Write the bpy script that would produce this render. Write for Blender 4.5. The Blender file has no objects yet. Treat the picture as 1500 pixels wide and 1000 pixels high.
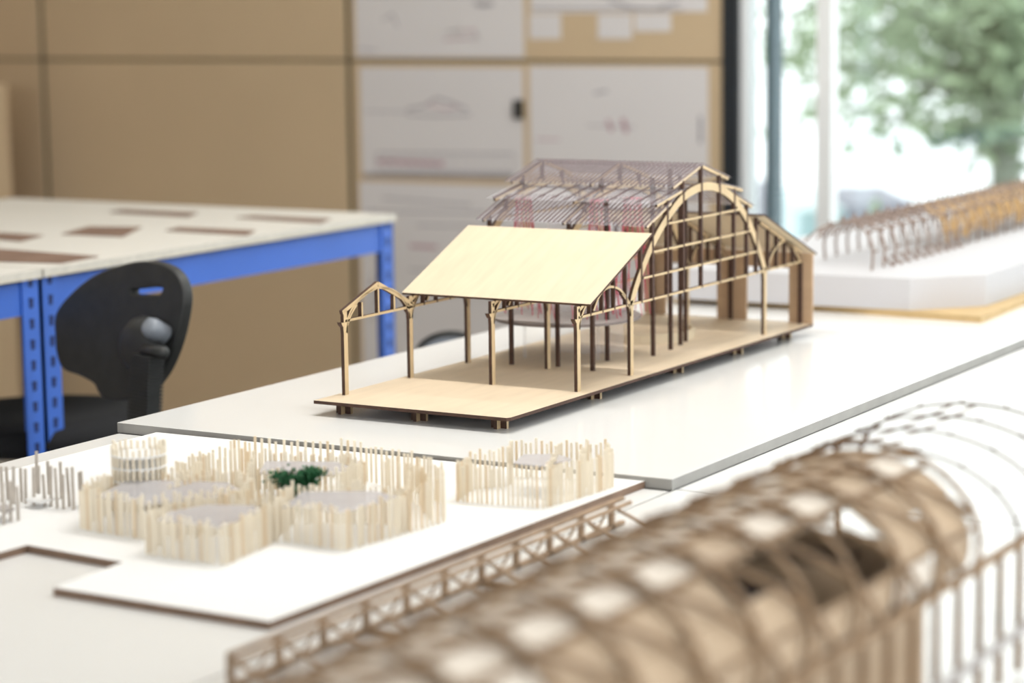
import bpy, math, random
from mathutils import Vector, Matrix
random.seed(7)
PI = math.pi
scn = bpy.context.scene
col = scn.collection
# ------------------------------------------------------------------ camera
F_PX = 3491.767
CAM = Vector((-2.9805, -1.6575, 1.3934))
R_ = Vector((0.50799, -0.86125, -0.01286)); F_ = Vector((0.85134, 0.50469, -0.14439))
F_.normalize(); R_ = (R_ - F_ * R_.dot(F_)).normalized(); U_ = R_.cross(F_)
cd = bpy.data.cameras.new('camera'); cam = bpy.data.objects.new('camera', cd); col.objects.link(cam)
cd.sensor_width = 36.0; cd.lens = F_PX / 1500 * 36.0; cd.clip_start = .05; cd.clip_end = 200
m3 = Matrix((R_, U_, -F_)).transposed()
cam.matrix_world = Matrix.Translation(CAM) @ m3.to_4x4()
cd.dof.use_dof = True; cd.dof.focus_distance = 3.28; cd.dof.aperture_fstop = 2.8
scn.camera = cam
# ------------------------------------------------------------------ world, sun, lamps, exposure
w = bpy.data.worlds.new('world'); scn.world = w; w.use_nodes = True
bg = w.node_tree.nodes['Background']; bg.inputs[0].default_value = (.93, .97, 1.0, 1); bg.inputs[1].default_value = 1.9
sd = bpy.data.lights.new('sun', 'SUN'); sd.energy = .8; sd.angle = .03; sd.color = (1, .97, .92)
sun = bpy.data.objects.new('sun', sd); col.objects.link(sun); sun.rotation_euler = (math.radians(-14), math.radians(-33), 0)
def area(name, loc, sx, sy, power, color=(1, .96, .9)):
    a = bpy.data.lights.new(name, 'AREA'); a.shape = 'RECTANGLE'; a.size = sx; a.size_y = sy; a.energy = power; a.color = color
    o = bpy.data.objects.new(name, a); col.objects.link(o); o.location = loc
    return o
CEIL = 2.95
for x, y, p in ((.13, .0, 27), (-2.3, .0, 4), (2.0, .2, 13), (.13, 2.6, 3), (-2.3, -2.4, 7), (.13, -2.4, 14)):
    area('ceiling_lamp', (x, y, CEIL - .09), .09, 1.5, p)
vs = scn.view_settings
vs.view_transform = 'Standard'; vs.look = 'None'; vs.gamma = 1; vs.use_curve_mapping = False; vs.exposure = 0.48

# ------------------------------------------------------------------ helpers
def ray(x, y): return F_ + R_ * ((x - 750) / F_PX) - U_ * ((y - 500) / F_PX)
def onz(x, y, z): d = ray(x, y); return CAM + d * ((z - CAM.z) / d.z)
def onx(x, y, X): d = ray(x, y); return CAM + d * ((X - CAM.x) / d.x)
def ony(x, y, Y): d = ray(x, y); return CAM + d * ((Y - CAM.y) / d.y)
def atd(x, y, D): return CAM + ray(x, y) * D

def mat(name, color, rough=.6, noise=0, scale=8, stretch=(1, 1, 1), dark=None, spec=.5, metallic=0, bump=0, trans=0, alpha=1, coat=0):
    m = bpy.data.materials.new(name); m.use_nodes = True; nt = m.node_tree; b = nt.nodes['Principled BSDF']
    b.inputs['Base Color'].default_value = (*color, 1); b.inputs['Roughness'].default_value = rough
    b.inputs['Metallic'].default_value = metallic; b.inputs['Specular IOR Level'].default_value = spec
    if trans: b.inputs['Transmission Weight'].default_value = trans
    if alpha < 1: b.inputs['Alpha'].default_value = alpha
    if coat: b.inputs['Coat Weight'].default_value = coat
    if noise:
        tc = nt.nodes.new('ShaderNodeTexCoord'); mp = nt.nodes.new('ShaderNodeMapping'); mp.inputs['Scale'].default_value = stretch
        n = nt.nodes.new('ShaderNodeTexNoise'); n.inputs['Scale'].default_value = scale; n.inputs['Detail'].default_value = 5
        r = nt.nodes.new('ShaderNodeValToRGB'); d = dark or tuple(c * (1 - noise) for c in color)
        r.color_ramp.elements[0].position = .3; r.color_ramp.elements[1].position = .7
        r.color_ramp.elements[0].color = (*d, 1); r.color_ramp.elements[1].color = (*color, 1)
        nt.links.new(tc.outputs['Object'], mp.inputs[0]); nt.links.new(mp.outputs[0], n.inputs['Vector'])
        nt.links.new(n.outputs[0], r.inputs[0]); nt.links.new(r.outputs[0], b.inputs['Base Color'])
        if bump:
            bp = nt.nodes.new('ShaderNodeBump'); bp.inputs['Strength'].default_value = bump; bp.inputs['Distance'].default_value = .002
            nt.links.new(n.outputs[0], bp.inputs['Height']); nt.links.new(bp.outputs[0], b.inputs['Normal'])
    return m
M = {}
M['ply'] = mat('birch_ply', (.72, .61, .44), .55, .10, 14, (1, 6, 1))
M['plyface'] = mat('laser_cut_ply_face', (.66, .49, .28), .55, .18, 30, (1, 1, 1))
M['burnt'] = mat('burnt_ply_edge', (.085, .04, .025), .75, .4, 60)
M['platform'] = mat('platform_ply', (.76, .62, .455), .5, .10, 9, (1, 7, 1))
M['wallply'] = mat('end_wall_ply', (.55, .38, .24), .6, .12, 12, (1, 1, 6))
M['white_top'] = mat('white_laminate', (.86, .86, .85), .17, .02, 3)
M['edge_grey'] = mat('grey_table_edge', (.36, .35, .33), .6, .15, 20)
M['board'] = mat('white_card', (.9, .9, .9), .5, .02, 6)
M['foam'] = mat('foam_board', (.58, .57, .59), .6, .02, 6)
M['rail'] = mat('pale_brown_lath', (.40, .27, .17), .65, .3, 50)
M['mdf'] = mat('mdf', (.62, .44, .22), .7, .12, 30)
M['mdfedge'] = mat('board_edge_brown', (.25, .16, .11), .7, .3, 25)
M['stick'] = mat('pale_timber_stick', (.90, .81, .66), .6, .12, 60, (1, 1, .2))
M['stickb'] = mat('darker_timber_stick', (.80, .65, .46), .6, .12, 60, (1, 1, .2))
M['stickg'] = mat('weathered_stick', (.55, .49, .43), .7, .2, 60)
M['plate'] = mat('lavender_plate', (.66, .64, .68), .3, .1, 60, alpha=.5)
M['lattice'] = mat('gridshell_lath', (.31, .195, .105), .65, .3, 50)
M['latticed'] = mat('gridshell_dark_lath', (.15, .09, .06), .7, .3, 50)
M['panel'] = mat('gridshell_panel', (.53, .39, .26), .6, .16, 25)
M['panelw'] = mat('gridshell_pale_panel', (.78, .70, .61), .6, .08, 25)
M['lathback'] = mat('rear_gridshell_lath', (.33, .24, .2), .7, .3, 60)
M['cavityshade'] = mat('cavity_shade', (.045, .035, .04), .7, .3, 20)  # near-black colour stands in for the shade inside the vault
M['tanfill'] = mat('tan_slat', (.56, .34, .13), .7, .3, 80)
M['acetate'] = mat('clear_acetate', (.85, .83, .9), .08, alpha=.13)
M['slat'] = mat('thin_slat', (.17, .11, .11), .7, .3, 60)
M['thread'] = mat('pink_thread', (.66, .12, .17), .7, .1, 60)
M['disc'] = mat('grey_disc', (.45, .42, .41), .6, .1, 20)
M['discedge'] = mat('disc_edge', (.26, .22, .21), .7, .2, 30)
M['blue'] = mat('blue_powder_coat', (.045, .15, .62), .35, .12, 6)
M['bluedark'] = mat('post_slot', (.01, .02, .10), .7, .1, 10)
M['bolt'] = mat('steel_bolt', (.5, .5, .52), .35, .1, 40, metallic=.8)
M['benchtop'] = mat('bench_top_white', (.8, .78, .73), .4, .03, 5)
M['chipedge'] = mat('bench_top_edge', (.66, .62, .55), .6, .15, 60)
M['paper_brown'] = mat('brown_print', (.27, .17, .13), .5, .3, 12)
M['black'] = mat('black_plastic', (.035, .036, .036), .5, .3, 40, bump=.1)
M['fabric'] = mat('black_fabric', (.01, .01, .012), .9, .3, 200, bump=.3)
M['greyplastic'] = mat('grey_plastic', (.3, .33, .38), .3, .2, 10)
M['wall'] = mat('tan_wall_board', (.62, .47, .30), .62, .05, 2.5)
M['groove'] = mat('dark_groove', (.085, .07, .035), .8, .1, 5)
M['paper'] = mat('white_paper', (.74, .71, .71), .6, .03, 4)
M['ink'] = mat('grey_ink', (.36, .34, .37), .7, .3, 30)
M['inkp'] = mat('pink_ink', (.55, .32, .38), .7, .3, 30)
M['frame'] = mat('dark_aluminium', (.012, .017, .024), .4, .1, 8)
M['frame2'] = mat('teal_grey_aluminium', (.05, .09, .11), .4, .1, 8)
M['wframe'] = mat('white_frame', (.85, .86, .86), .4, .03, 8)
M['floor'] = mat('grey_carpet', (.34, .33, .31), .9, .2, 80)
M['ceil'] = mat('white_ceiling', (.8, .8, .78), .8, .03, 4)
M['paving'] = mat('pale_paving', (.82, .83, .84), .8, .06, 1.5)
M['bark'] = mat('bark', (.22, .24, .19), .9, .3, 12)  # lightened: the glare outside is put into the bark colour
M['leaf'] = mat('leaf', (.25, .33, .19), .6, .4, 2)  # pale greyish green, with the outdoor glare put into it
M['plant'] = mat('green_plant', (.018, .13, .045), .7, .5, 60)
M['greybuild'] = mat('grey_cladding', (.2, .2, .235), .7, .1, 2)
M['glassy'] = mat('teal_glazing', (.33, .46, .48), .3, .1, 2)
g = bpy.data.materials.new('window_glass'); g.use_nodes = True; nt = g.node_tree
for n in list(nt.nodes): nt.nodes.remove(n)
o_ = nt.nodes.new('ShaderNodeOutputMaterial'); mx = nt.nodes.new('ShaderNodeMixShader'); tr = nt.nodes.new('ShaderNodeBsdfTransparent'); gl = nt.nodes.new('ShaderNodeBsdfGlossy')
gl.inputs['Roughness'].default_value = .02; mx.inputs[0].default_value = .06; tr.inputs[0].default_value = (.95, .98, .97, 1)
nt.links.new(tr.outputs[0], mx.inputs[1]); nt.links.new(gl.outputs[0], mx.inputs[2]); nt.links.new(mx.outputs[0], o_.inputs[0])
M['glass'] = g

class MB:
    """collects solids; build() links them as ONE mesh object"""
    def __init__(s): s.v = []; s.f = []; s.mi = []
    def add(s, vs_, fs, mi=0):
        b = len(s.v); s.v += [tuple(p) for p in vs_]; s.f += [tuple(i + b for i in f) for f in fs]; s.mi += [mi] * len(fs)
        return s
    def box(s, x0, x1, y0, y1, z0, z1, mi=0):
        v = [(x, y, z) for z in (z0, z1) for (x, y) in ((x0, y0), (x1, y0), (x1, y1), (x0, y1))]
        return s.add(v, [(3, 2, 1, 0), (4, 5, 6, 7), (0, 1, 5, 4), (1, 2, 6, 5), (2, 3, 7, 6), (3, 0, 4, 7)], mi)
    def prism(s, poly, ext, mi=0):
        """closed 3-D polygon swept along the vector ext"""
        n = len(poly); P = [Vector(p) for p in poly]; e = Vector(ext)
        v = P + [p + e for p in P]
        return s.add(v, [tuple(range(n))[::-1], tuple(range(n, 2 * n))] + [(i, (i + 1) % n, (i + 1) % n + n, i + n) for i in range(n)], mi)
    def band(s, outer, inner, ext, mi=0):
        """ribbon between two polylines swept along ext"""
        n = len(outer); e = Vector(ext); O = [Vector(p) for p in outer]; I = [Vector(p) for p in inner]
        v = O + I + [p + e for p in O] + [p + e for p in I]; f = []
        for i in range(n - 1):
            f += [(i, i + 1, n + i + 1, n + i), (2 * n + i + 1, 2 * n + i, 3 * n + i, 3 * n + i + 1),
                  (i + 1, i, 2 * n + i, 2 * n + i + 1), (n + i, n + i + 1, 3 * n + i + 1, 3 * n + i)]
        f += [(0, n, 3 * n, 2 * n), (2 * n - 1, n - 1, 3 * n - 1, 4 * n - 1)]
        return s.add(v, f, mi)
    def bar(s, a, b, w, h=None, side=(0, 1, 0), mi=0):
        """square bar from a to b: w along side, h across"""
        a = Vector(a); b = Vector(b); h = h or w; d = (b - a).normalized(); sd_ = Vector(side); sd_ = (sd_ - d * sd_.dot(d))
        if sd_.length < 1e-5: sd_ = d.orthogonal()
        sd_.normalize(); up = d.cross(sd_)
        v = [p + sd_ * (i * w / 2) + up * (j * h / 2) for p in (a, b) for i, j in ((-1, -1), (1, -1), (1, 1), (-1, 1))]
        return s.add(v, [(3, 2, 1, 0), (4, 5, 6, 7), (0, 1, 5, 4), (1, 2, 6, 5), (2, 3, 7, 6), (3, 0, 4, 7)], mi)
    def strip(s, pts, ups, w, t, mi=0):
        """flat lath following pts; w across (in the surface), t along the surface normal ups"""
        n = len(pts); v = []
        for i, (p, u) in enumerate(zip(pts, ups)):
            p = Vector(p); u = Vector(u).normalized(); d = (Vector(pts[min(i + 1, n - 1)]) - Vector(pts[max(i - 1, 0)])).normalized()
            q = d.cross(u).normalized()
            v += [p - q * w / 2 - u * t / 2, p + q * w / 2 - u * t / 2, p + q * w / 2 + u * t / 2, p - q * w / 2 + u * t / 2]
        f = [(3, 2, 1, 0), tuple(range(4 * n - 4, 4 * n))]
        for i in range(n - 1):
            for k in range(4): f.append((4 * i + k, 4 * i + (k + 1) % 4, 4 * i + 4 + (k + 1) % 4, 4 * i + 4 + k))
        return s.add(v, f, mi)
    def lathe(s, prof, c=(0, 0, 0), n=24, mi=0, axis=None):
        c = Vector(c); v = []; f = []
        q = Vector((0, 0, 1)).rotation_difference(Vector(axis)) if axis else None
        for r, z in prof:
            for k in range(n):
                p = Vector((r * math.cos(2 * PI * k / n), r * math.sin(2 * PI * k / n), z))
                if q: p = q @ p
                v.append(c + p)
        for i in range(len(prof) - 1):
            for k in range(n): f.append((i * n + k, i * n + (k + 1) % n, (i + 1) * n + (k + 1) % n, (i + 1) * n + k))
        f += [tuple(range(n))[::-1], tuple(range((len(prof) - 1) * n, len(prof) * n))]
        return s.add(v, f, mi)
    def tube(s, pts, rad, n=8, mi=0):
        P = [Vector(p) for p in pts]; v = []; f = []
        ref = Vector((0.31, .2, .93))
        for i, p in enumerate(P):
            d = (P[min(i + 1, len(P) - 1)] - P[max(i - 1, 0)]).normalized(); a = d.cross(ref).normalized(); b = d.cross(a)
            r = rad[i] if isinstance(rad, (list, tuple)) else rad
            v += [p + a * (r * math.cos(2 * PI * k / n)) + b * (r * math.sin(2 * PI * k / n)) for k in range(n)]
        for i in range(len(P) - 1):
            for k in range(n): f.append((i * n + k, i * n + (k + 1) % n, (i + 1) * n + (k + 1) % n, (i + 1) * n + k))
        f += [tuple(range(n))[::-1], tuple(range((len(P) - 1) * n, len(P) * n))]
        return s.add(v, f, mi)
    def build(s, name, mats, parent=None, facey=False, facez=False, smooth=False, bevel=0):
        me = bpy.data.meshes.new(name)
        org = Vector(s.v[0])
        if parent: org = parent.location.copy()
        else:
            xs, ys, zs = zip(*s.v); org = Vector(((min(xs) + max(xs)) / 2, (min(ys) + max(ys)) / 2, min(zs)))
        me.from_pydata([tuple(Vector(p) - org) for p in s.v], [], s.f); me.update()
        import bmesh
        bm = bmesh.new(); bm.from_mesh(me); bmesh.ops.recalc_face_normals(bm, faces=bm.faces); bm.to_mesh(me); bm.free()
        mats = mats if isinstance(mats, (list, tuple)) else [mats]
        for m in mats: me.materials.append(M[m] if isinstance(m, str) else m)
        for i, p in enumerate(me.polygons):
            p.material_index = s.mi[i] if len(mats) > 1 else 0
            if facey: p.material_index = 0 if abs(p.normal.y) > .9 else 1
            if facez: p.material_index = 0 if p.normal.z > .5 else 1
            p.use_smooth = smooth
        o = bpy.data.objects.new(name, me); col.objects.link(o)
        if parent:
            o.parent = parent            # mesh written in the parent's own frame
        else: o.location = org
        if bevel:
            bv = o.modifiers.new('bevel', 'BEVEL'); bv.width = bevel; bv.segments = 2; bv.limit_method = 'ANGLE'
        return o
def empty(name, loc):
    o = bpy.data.objects.new(name, None); col.objects.link(o); o.location = loc; o.empty_display_size = .05
    return o
def tag(o, label, cat, group=None, kind=None):
    if label: o['label'] = label
    if cat: o['category'] = cat
    if group: o['group'] = group
    if kind: o['kind'] = kind
    return o
def struct(o): o['kind'] = 'structure'; return o
def kid(parent_part, mb, name, mats, **k):
    """a sub-part; its mesh is written in world space minus the root's place"""
    root = parent_part
    loc = Vector((0, 0, 0))
    while root: loc = loc + root.location; root = root.parent
    o = mb.build(name, mats, None, **k); o.location = o.location - loc; o.parent = parent_part
    return o
def catmull(P, n=6, closed=True):
    out = []; L = len(P)
    for i in range(L if closed else L - 1):
        g4 = [P[(i + k) % L] if closed else P[min(max(i + k, 0), L - 1)] for k in (-1, 0, 1, 2)]
        for j in range(n):
            t = j / n
            out.append(tuple(.5 * (2 * b + (c - a) * t + (2 * a - 5 * b + 4 * c - d) * t * t + (3 * b - a - 3 * c + d) * t ** 3) for a, b, c, d in zip(*g4)))
    if not closed: out.append(tuple(P[-1]))
    return out

# ================================================================== THE ROOM
WX = 3.0
mb = MB()
ys = [-6, 1.2, 2.451, 3.663, 4.88, 6.1]
zt_groove = 1.2
GR = .011
# back wall: tan boards in a grid with dark recessed joints
w_ = MB().box(WX + .012, WX + .12, 1.2, 4.2, 0, CEIL).build('wall_back', 'groove'); struct(w_)
bd = MB()
for a, b in ((1.2, 2.451), (2.451, 3.663), (3.663, 4.2)):
    for z0, z1 in ((0.02, zt_groove), (zt_groove, 2.42), (2.42, CEIL)):
        bd.box(WX, WX + .014, a + (GR if a > 1.3 else 0), b - GR, z0 + .004, z1 - .004)
bd_o = bd.build('wall_cladding', 'wall', bevel=.002); struct(bd_o); bd_o.name = 'wall_back_cladding'
struct(MB().box(-8, 3.12, 4.2, 4.32, 0, CEIL).build('wall_left', 'wall'))
struct(MB().box(-8, 3.12, -6, 4.32, -.06, 0).build('floor', 'floor'))
struct(MB().box(-8, 3.12, -6, 4.32, CEIL, CEIL + .1).build('ceiling', 'ceil'))
struct(MB().box(WX + .012, WX + .12, -6, 1.2, 0, .12).build('wall_window_base', 'wframe'))
struct(MB().box(WX + .012, WX + .12, -6, 1.2, 2.75, CEIL).build('wall_window_head', 'wframe'))
struct(MB().box(-8.1, -8, -6, 4.32, 0, 1.5).build('wall_behind', 'ceil'))  # unseen wall kept low so sky light comes over it as fill
wf = MB()
wf.box(WX - .01, WX + .1, 1.153, 1.2, .12, 2.75)
wfo = wf.build('window_1', 'frame'); struct(wfo)
f2 = MB().box(WX + .01, WX + .08, 1.057, 1.077, .16, 2.71, 0).box(WX + .01, WX + .08, 1.133, 1.153, .16, 2.71, 1).box(WX + .01, WX + .08, -6, 1.153, .12, .16, 1).box(WX + .01, WX + .08, -6, 1.153, 2.71, 2.75, 1)
for y in (-.35, -1.9, -3.45, -5): f2.box(WX + .01, WX + .08, y - .03, y + .03, .16, 2.71, 0)
kid(wfo, f2, 'window_frame', ['frame2', 'wframe'])
kid(wfo, MB().box(WX + .04, WX + .046, 1.077, 1.133, .16, 2.71), 'window_pane', 'glass')
kid(wfo, MB().box(WX + .04, WX + .046, -6, 1.057, .16, 2.71), 'window_pane', 'glass')
# ------------------------------------------------------------------ outside
struct(MB().box(3.12, 90, -60, 60, -.3, -.2).build('ground_outside', 'paving'))
def tree(px, py, D, hgt):
    base = onz(px, py, -.2) if D is None else Vector((atd(px, py, D).x, atd(px, py, D).y, -.2))
    r = empty('tree', base); tag(r, 'large green spreading tree outside beyond the window', 'tree')
    Dd = (base - CAM).dot(F_)
    def P(x, y, dd=0): return atd(x, y, Dd + dd)
    tk = [base, P(1474, 250), P(1470, 190), P(1462, 120), P(1455, 40), P(1440, -60), P(1430, -180)]
    MB().tube(tk, [.085, .075, .07, .06, .055, .05, .03], 10).build('trunk', 'bark', r, smooth=True)
    MB().tube([P(1474, 215), P(1490, 130), P(1500, 60), P(1520, -60)], [.06, .06, .05, .03], 8).build('branch', 'bark', r, smooth=True)
    brs = [
        [(1460, 205), (1410, 178), (1350, 182), (1290, 172), (1245, 150), (1228, 118)],
        [(1462, 170), (1400, 140), (1330, 110), (1270, 100), (1232, 96)],
        [(1460, 140), (1390, 95), (1320, 62), (1262, 48), (1200, 62), (1165, 84)],
        [(1455, 90), (1390, 40), (1320, 10), (1240, -8), (1150, 22)],
        [(1450, 30), (1380, -30), (1280, -50), (1180, -20)],
        [(1480, 120), (1530, 80), (1560, 40)], [(1470, 60), (1490, 20), (1500, -30)], [(1440, 60), (1400, 10), (1370, -30)],
        [(1472, 235), (1440, 225), (1415, 245)], [(1420, 110), (1370, 130), (1330, 160)], [(1440, 20), (1350, 30), (1280, 20)]]
    lf = MB(); rnd = random.Random(3)
    for bi, b in enumerate(brs):
        sgn = (-1) ** bi
        pts = [P(x, y, sgn * .25 * i) for i, (x, y) in enumerate(b)]
        pts = [Vector(q) for q in catmull([tuple(p) for p in pts], 4, False)]
        MB().tube(pts, [.022 * (1 - .8 * i / len(pts)) + .004 for i in range(len(pts))], 6).build('branch', 'bark', r, smooth=True)
        dens = [9, 11, 15, 24, 30, 30, 32, 26, 7, 7, 20][bi]
        for i, p in enumerate(pts):
            sp = .05 + .13 * i / len(pts) + (.07 if bi > 2 else 0)
            for k in range(dens):
                c = p + Vector((rnd.gauss(0, sp * 1.3), rnd.gauss(0, sp * 1.2), rnd.gauss(-.02, sp * .7)))
                a = Vector((rnd.uniform(-1, 1), rnd.uniform(-1, 1), rnd.uniform(-1, 1))).normalized() * rnd.uniform(.035, .065)
                bb = a.orthogonal().normalized() * a.length * .45
                lf.add([c - a, c + bb, c + a, c - bb], [(0, 1, 2, 3)])
    for k in range(560):
        q = P(rnd.gauss(1475, 42), rnd.uniform(-120, 205), rnd.gauss(0, .5)); c = q
        a = Vector((rnd.uniform(-1, 1), rnd.uniform(-1, 1), rnd.uniform(-1, 1))).normalized() * rnd.uniform(.035, .065); bb = a.orthogonal().normalized() * a.length * .45
        lf.add([c - a, c + bb, c + a, c - bb], [(0, 1, 2, 3)])
    fo = lf.build('foliage', 'leaf', r)
tree(1476, 330, 11, 5)
def building(px0, px1, ytop, D, m, label, depth=1.5):
    a = atd(px0, ytop, D); b = atd(px1, ytop, D); r = MB()
    d = Vector((F_.x, F_.y, 0)).normalized() * depth
    poly = [Vector((a.x, a.y, -.2)), Vector((b.x, b.y, -.2)), Vector((b.x, b.y, -.2)) + d, Vector((a.x, a.y, -.2)) + d]
    r.prism(poly, (0, 0, a.z + .2))
    # a recessed door panel so that the block reads as a hut
    o = r.build('outbuilding', m); tag(o, label, 'building')
building(1124, 1166, 292, 14, 'greybuild', 'pale grey block outside just right of the window frame')
building(1171, 1238, 308, 12.2, 'glassy', 'pale teal glazed block outside between the two grey ones')
building(1242, 1345, 300, 15, 'greybuild', 'wide dull grey block outside behind the rear gridshell')
pp = atd(1212, 60, 6.3)
post = MB().box(pp.x - .02, pp.x + .02, pp.y - .022, pp.y + .022, -.2, 3.2).lathe([(.07, -.2), (.07, -.17), (.03, -.16)], (pp.x, pp.y, 0), 12).build('post', 'wframe'); tag(post, 'slim white post standing outside the window', 'post')

# ================================================================== TABLES
def table(x0, x1, y0, y1, ztop, label):
    r = empty('table', ((x0 + x1) / 2, (y0 + y1) / 2, 0)); tag(r, label, 'table', None)
    MB().box(x0, x1, y0, y1, ztop - .0145, ztop).build('table_top', ['white_top', 'edge_grey'], r, facez=True, bevel=.0008)
    a = MB()
    for y in (y0 + .04, y1 - .06): a.box(x0 + .06, x1 - .06, y, y + .02, ztop - .07, ztop - .0147)
    a.build('apron', 'edge_grey', r)
    for x in (x0 + .06, x1 - .1):
        for y in (y0 + .06, y1 - .1): MB().box(x, x + .04, y, y + .04, 0, ztop - .0147).build('leg', 'edge_grey', r)
    return r
T = .80; T2 = .7855
table(-.407, 2.6, -.358, .520, T, 'long white table standing slightly higher, carrying the timber hall model')
table(-1.85, -.411, -.356, .514, T2, 'near left white table carrying the white card site model')
table(-2.25, -.398, -1.46, -.3585, T2, 'near right white table under the foreground gridshell model')
table(-.395, 2.6, -1.46, -.3585, T2, 'far right white table with a bare top, at the right edge')

# ================================================================== TIMBER HALL MODEL
YF = [0.0, .144, .288]
HB = T + .0216          # floor of the model
ZC = T + .1295          # bottom chord
hall = empty('timber_hall_model', (.28, .14, T)); tag(hall, 'laser-cut plywood hall model with arched frames and pitched roofs on a raised platform', 'architectural model')
TH = .0055
def fp(name, mb_, **k): return mb_.build(name, ['plyface', 'burnt'], hall, facey=True, **k)
b_ = MB(); cx = .012
b_.prism([(-.2336, -.0222 + cx * .3, HB - .0048), (-.2336 + cx * .5, -.0222, HB - .0048), (.80, -.0222, HB - .0048), (.808, -.018, HB - .0048), (.808, .302, HB - .0048), (-.2336, .302, HB - .0048)], (0, 0, .0048))
b_.build('platform', ['platform', 'burnt'], hall, facez=True)
for x in (-.20, .07, .34, .56, .755):
    for y in (.012, .144, .272):
        m_ = MB().box(x - .0125, x + .0125, y - .0028, y + .0028, T, HB - .0049).box(x - .0028, x + .0028, y - .0125, y + .0125, T, HB - .0049)
        m_.build('foot', ['plyface', 'burnt'], hall, facey=True)
U1, U2, U3 = .165, .645, .795
def roof_z_left(x): return T + .1496 + (x - .0085) * (.2334 - .1496) / (.203 - .0085) - .004
def roof_z_right(x): return T + .225 + (x - .61) * (.1435 - .225) / (.815 - .61) - .004
def arch_pts(kind, n=40):
    base = [(.165, .1295), (.177, .150), (.202, .180), (.24, .2175), (.29, .252), (.345, .278), (.41, .288), (.47, .280), (.52, .261), (.565, .230), (.60, .195), (.626, .160), (.645, .1295)]
    P = catmull(base, 5, False)
    return P
def ribbon(P, wd):
    """outer/inner offset of an (x,z) polyline"""
    O, I = [], []
    for i, p in enumerate(P):
        a = P[max(i - 1, 0)]; b = P[min(i + 1, len(P) - 1)]; dx, dz = b[0] - a[0], b[1] - a[1]; L = math.hypot(dx, dz); nx, nz = -dz / L, dx / L
        O.append((p[0] + nx * wd / 2, p[1] + nz * wd / 2)); I.append((p[0] - nx * wd / 2, p[1] - nz * wd / 2))
    return O, I
def fband(m_, P, wd, y, th=TH):
    O, I = ribbon(P, wd); m_.band([(x, y - th / 2, T + z) for x, z in O], [(x, y - th / 2, T + z) for x, z in I], (0, th, 0))
def column(x, y, ztop, half=.0048, ledge=True, left=True, right=True):
    m_ = MB(); m_.box(x - half, x + half, y - TH / 2, y + TH / 2, HB, T + .112)
    m_.prism([(x - half, y - TH / 2, T + .112), (x + half, y - TH / 2, T + .112), (x + half * 1.4, y - TH / 2, T + .128), (x - half * 1.4, y - TH / 2, T + .128)], (0, TH, 0))
    m_.box(x - half * .9, x + half * .9, y - TH / 2, y + TH / 2, T + .128, ztop)
    if ledge: m_.prism([(x - half * 1.3, y - TH / 2 - .001, T + .121), (x - half * 1.3, y - TH / 2 - .001, T + .127), (x - half * 1.3 - .006, y - TH / 2 - .001, T + .129), (x - half * 1.3 - .004, y - TH / 2 - .001, T + .125)], (0, TH + .002, 0))
    for sg, on in ((-1, left), (1, right)):
        if on:
            P = catmull([(x + sg * .003, .112), (x + sg * .006, .124), (x + sg * .015, .137), (x + sg * .03, .150)], 4, False)
            fband(m_, P, .0035, y)
    return fp('column', m_)
for j, y in enumerate(YF):
    column(0, y, T + .146, left=(j == 2)); column(U1, y, T + .135, left=True, right=False, ledge=False)
    column(U2, y, T + .135, left=False, right=False, ledge=False)
column(-.1734, .288, T + .146, left=False)
# posts on the half bays beneath the ridge of the shed
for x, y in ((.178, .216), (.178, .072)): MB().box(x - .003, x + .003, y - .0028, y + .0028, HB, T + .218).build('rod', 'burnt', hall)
def tri_truss(x0, x1, y, roofz, arcs, nrod):
    m_ = MB()
    m_.box(x0, x1, y - TH / 2, y + TH / 2, ZC - .0018, ZC + .0018)
    m_.bar((x0, y, roofz(x0) - .003), (x1, y, roofz(x1) - .003), TH, .005)
    fband(m_, catmull(arcs, 5, False), .0035, y)
    fp('truss', m_)
    for k in range(nrod):
        x = x0 + (x1 - x0) * (k + 1) / (nrod + 1)
        MB().box(x - .0018, x + .0018, y - .003, y + .003, ZC - .0016, roofz(x) - .003).build('rod', 'burnt', hall)
for y in YF:
    tri_truss(.0, U1 + .02, y, roof_z_left, [(.046, .134), (.066, .155), (.095, .1635), (.13, .155), (.16, .131)], 4)
    tri_truss(U2 - .02, U3, y, roof_z_right, [(.655, .131), (.675, .155), (.71, .171), (.745, .165), (.772, .146), (.788, .131)], 4)
# open gable bay at the left frame
m_ = MB(); y = .288
m_.box(-.1734, 0, y - TH / 2, y + TH / 2, ZC - .0018, ZC + .0018)
m_.bar((-.180, y, T + .1425), (-.087, y, T + .1745), TH, .006); m_.bar((-.087, y, T + .1745), (-.004, y, T + .1375), TH, .006)
fband(m_, catmull([(-.168, .131), (-.155, .146), (-.125, .161), (-.087, .169)], 5, False), .0035, y)
fband(m_, catmull([(-.087, .169), (-.050, .161), (-.022, .146), (-.004, .126)], 5, False), .0035, y)
fp('gable_truss', m_)
for x in (-.13, -.087, -.045): MB().box(x - .002, x + .002, y - .003, y + .003, ZC, T + .168 - abs(x + .087) * .38).build('rod', ['plyface', 'burnt'], hall, facey=True)
# curved kick of the eave brace at the left front column
mm = MB(); fband(mm, catmull([(.0, .1375), (.010, .134), (.022, .146), (.03, .154)], 4, False), .004, y); fp('brace', mm)
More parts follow.
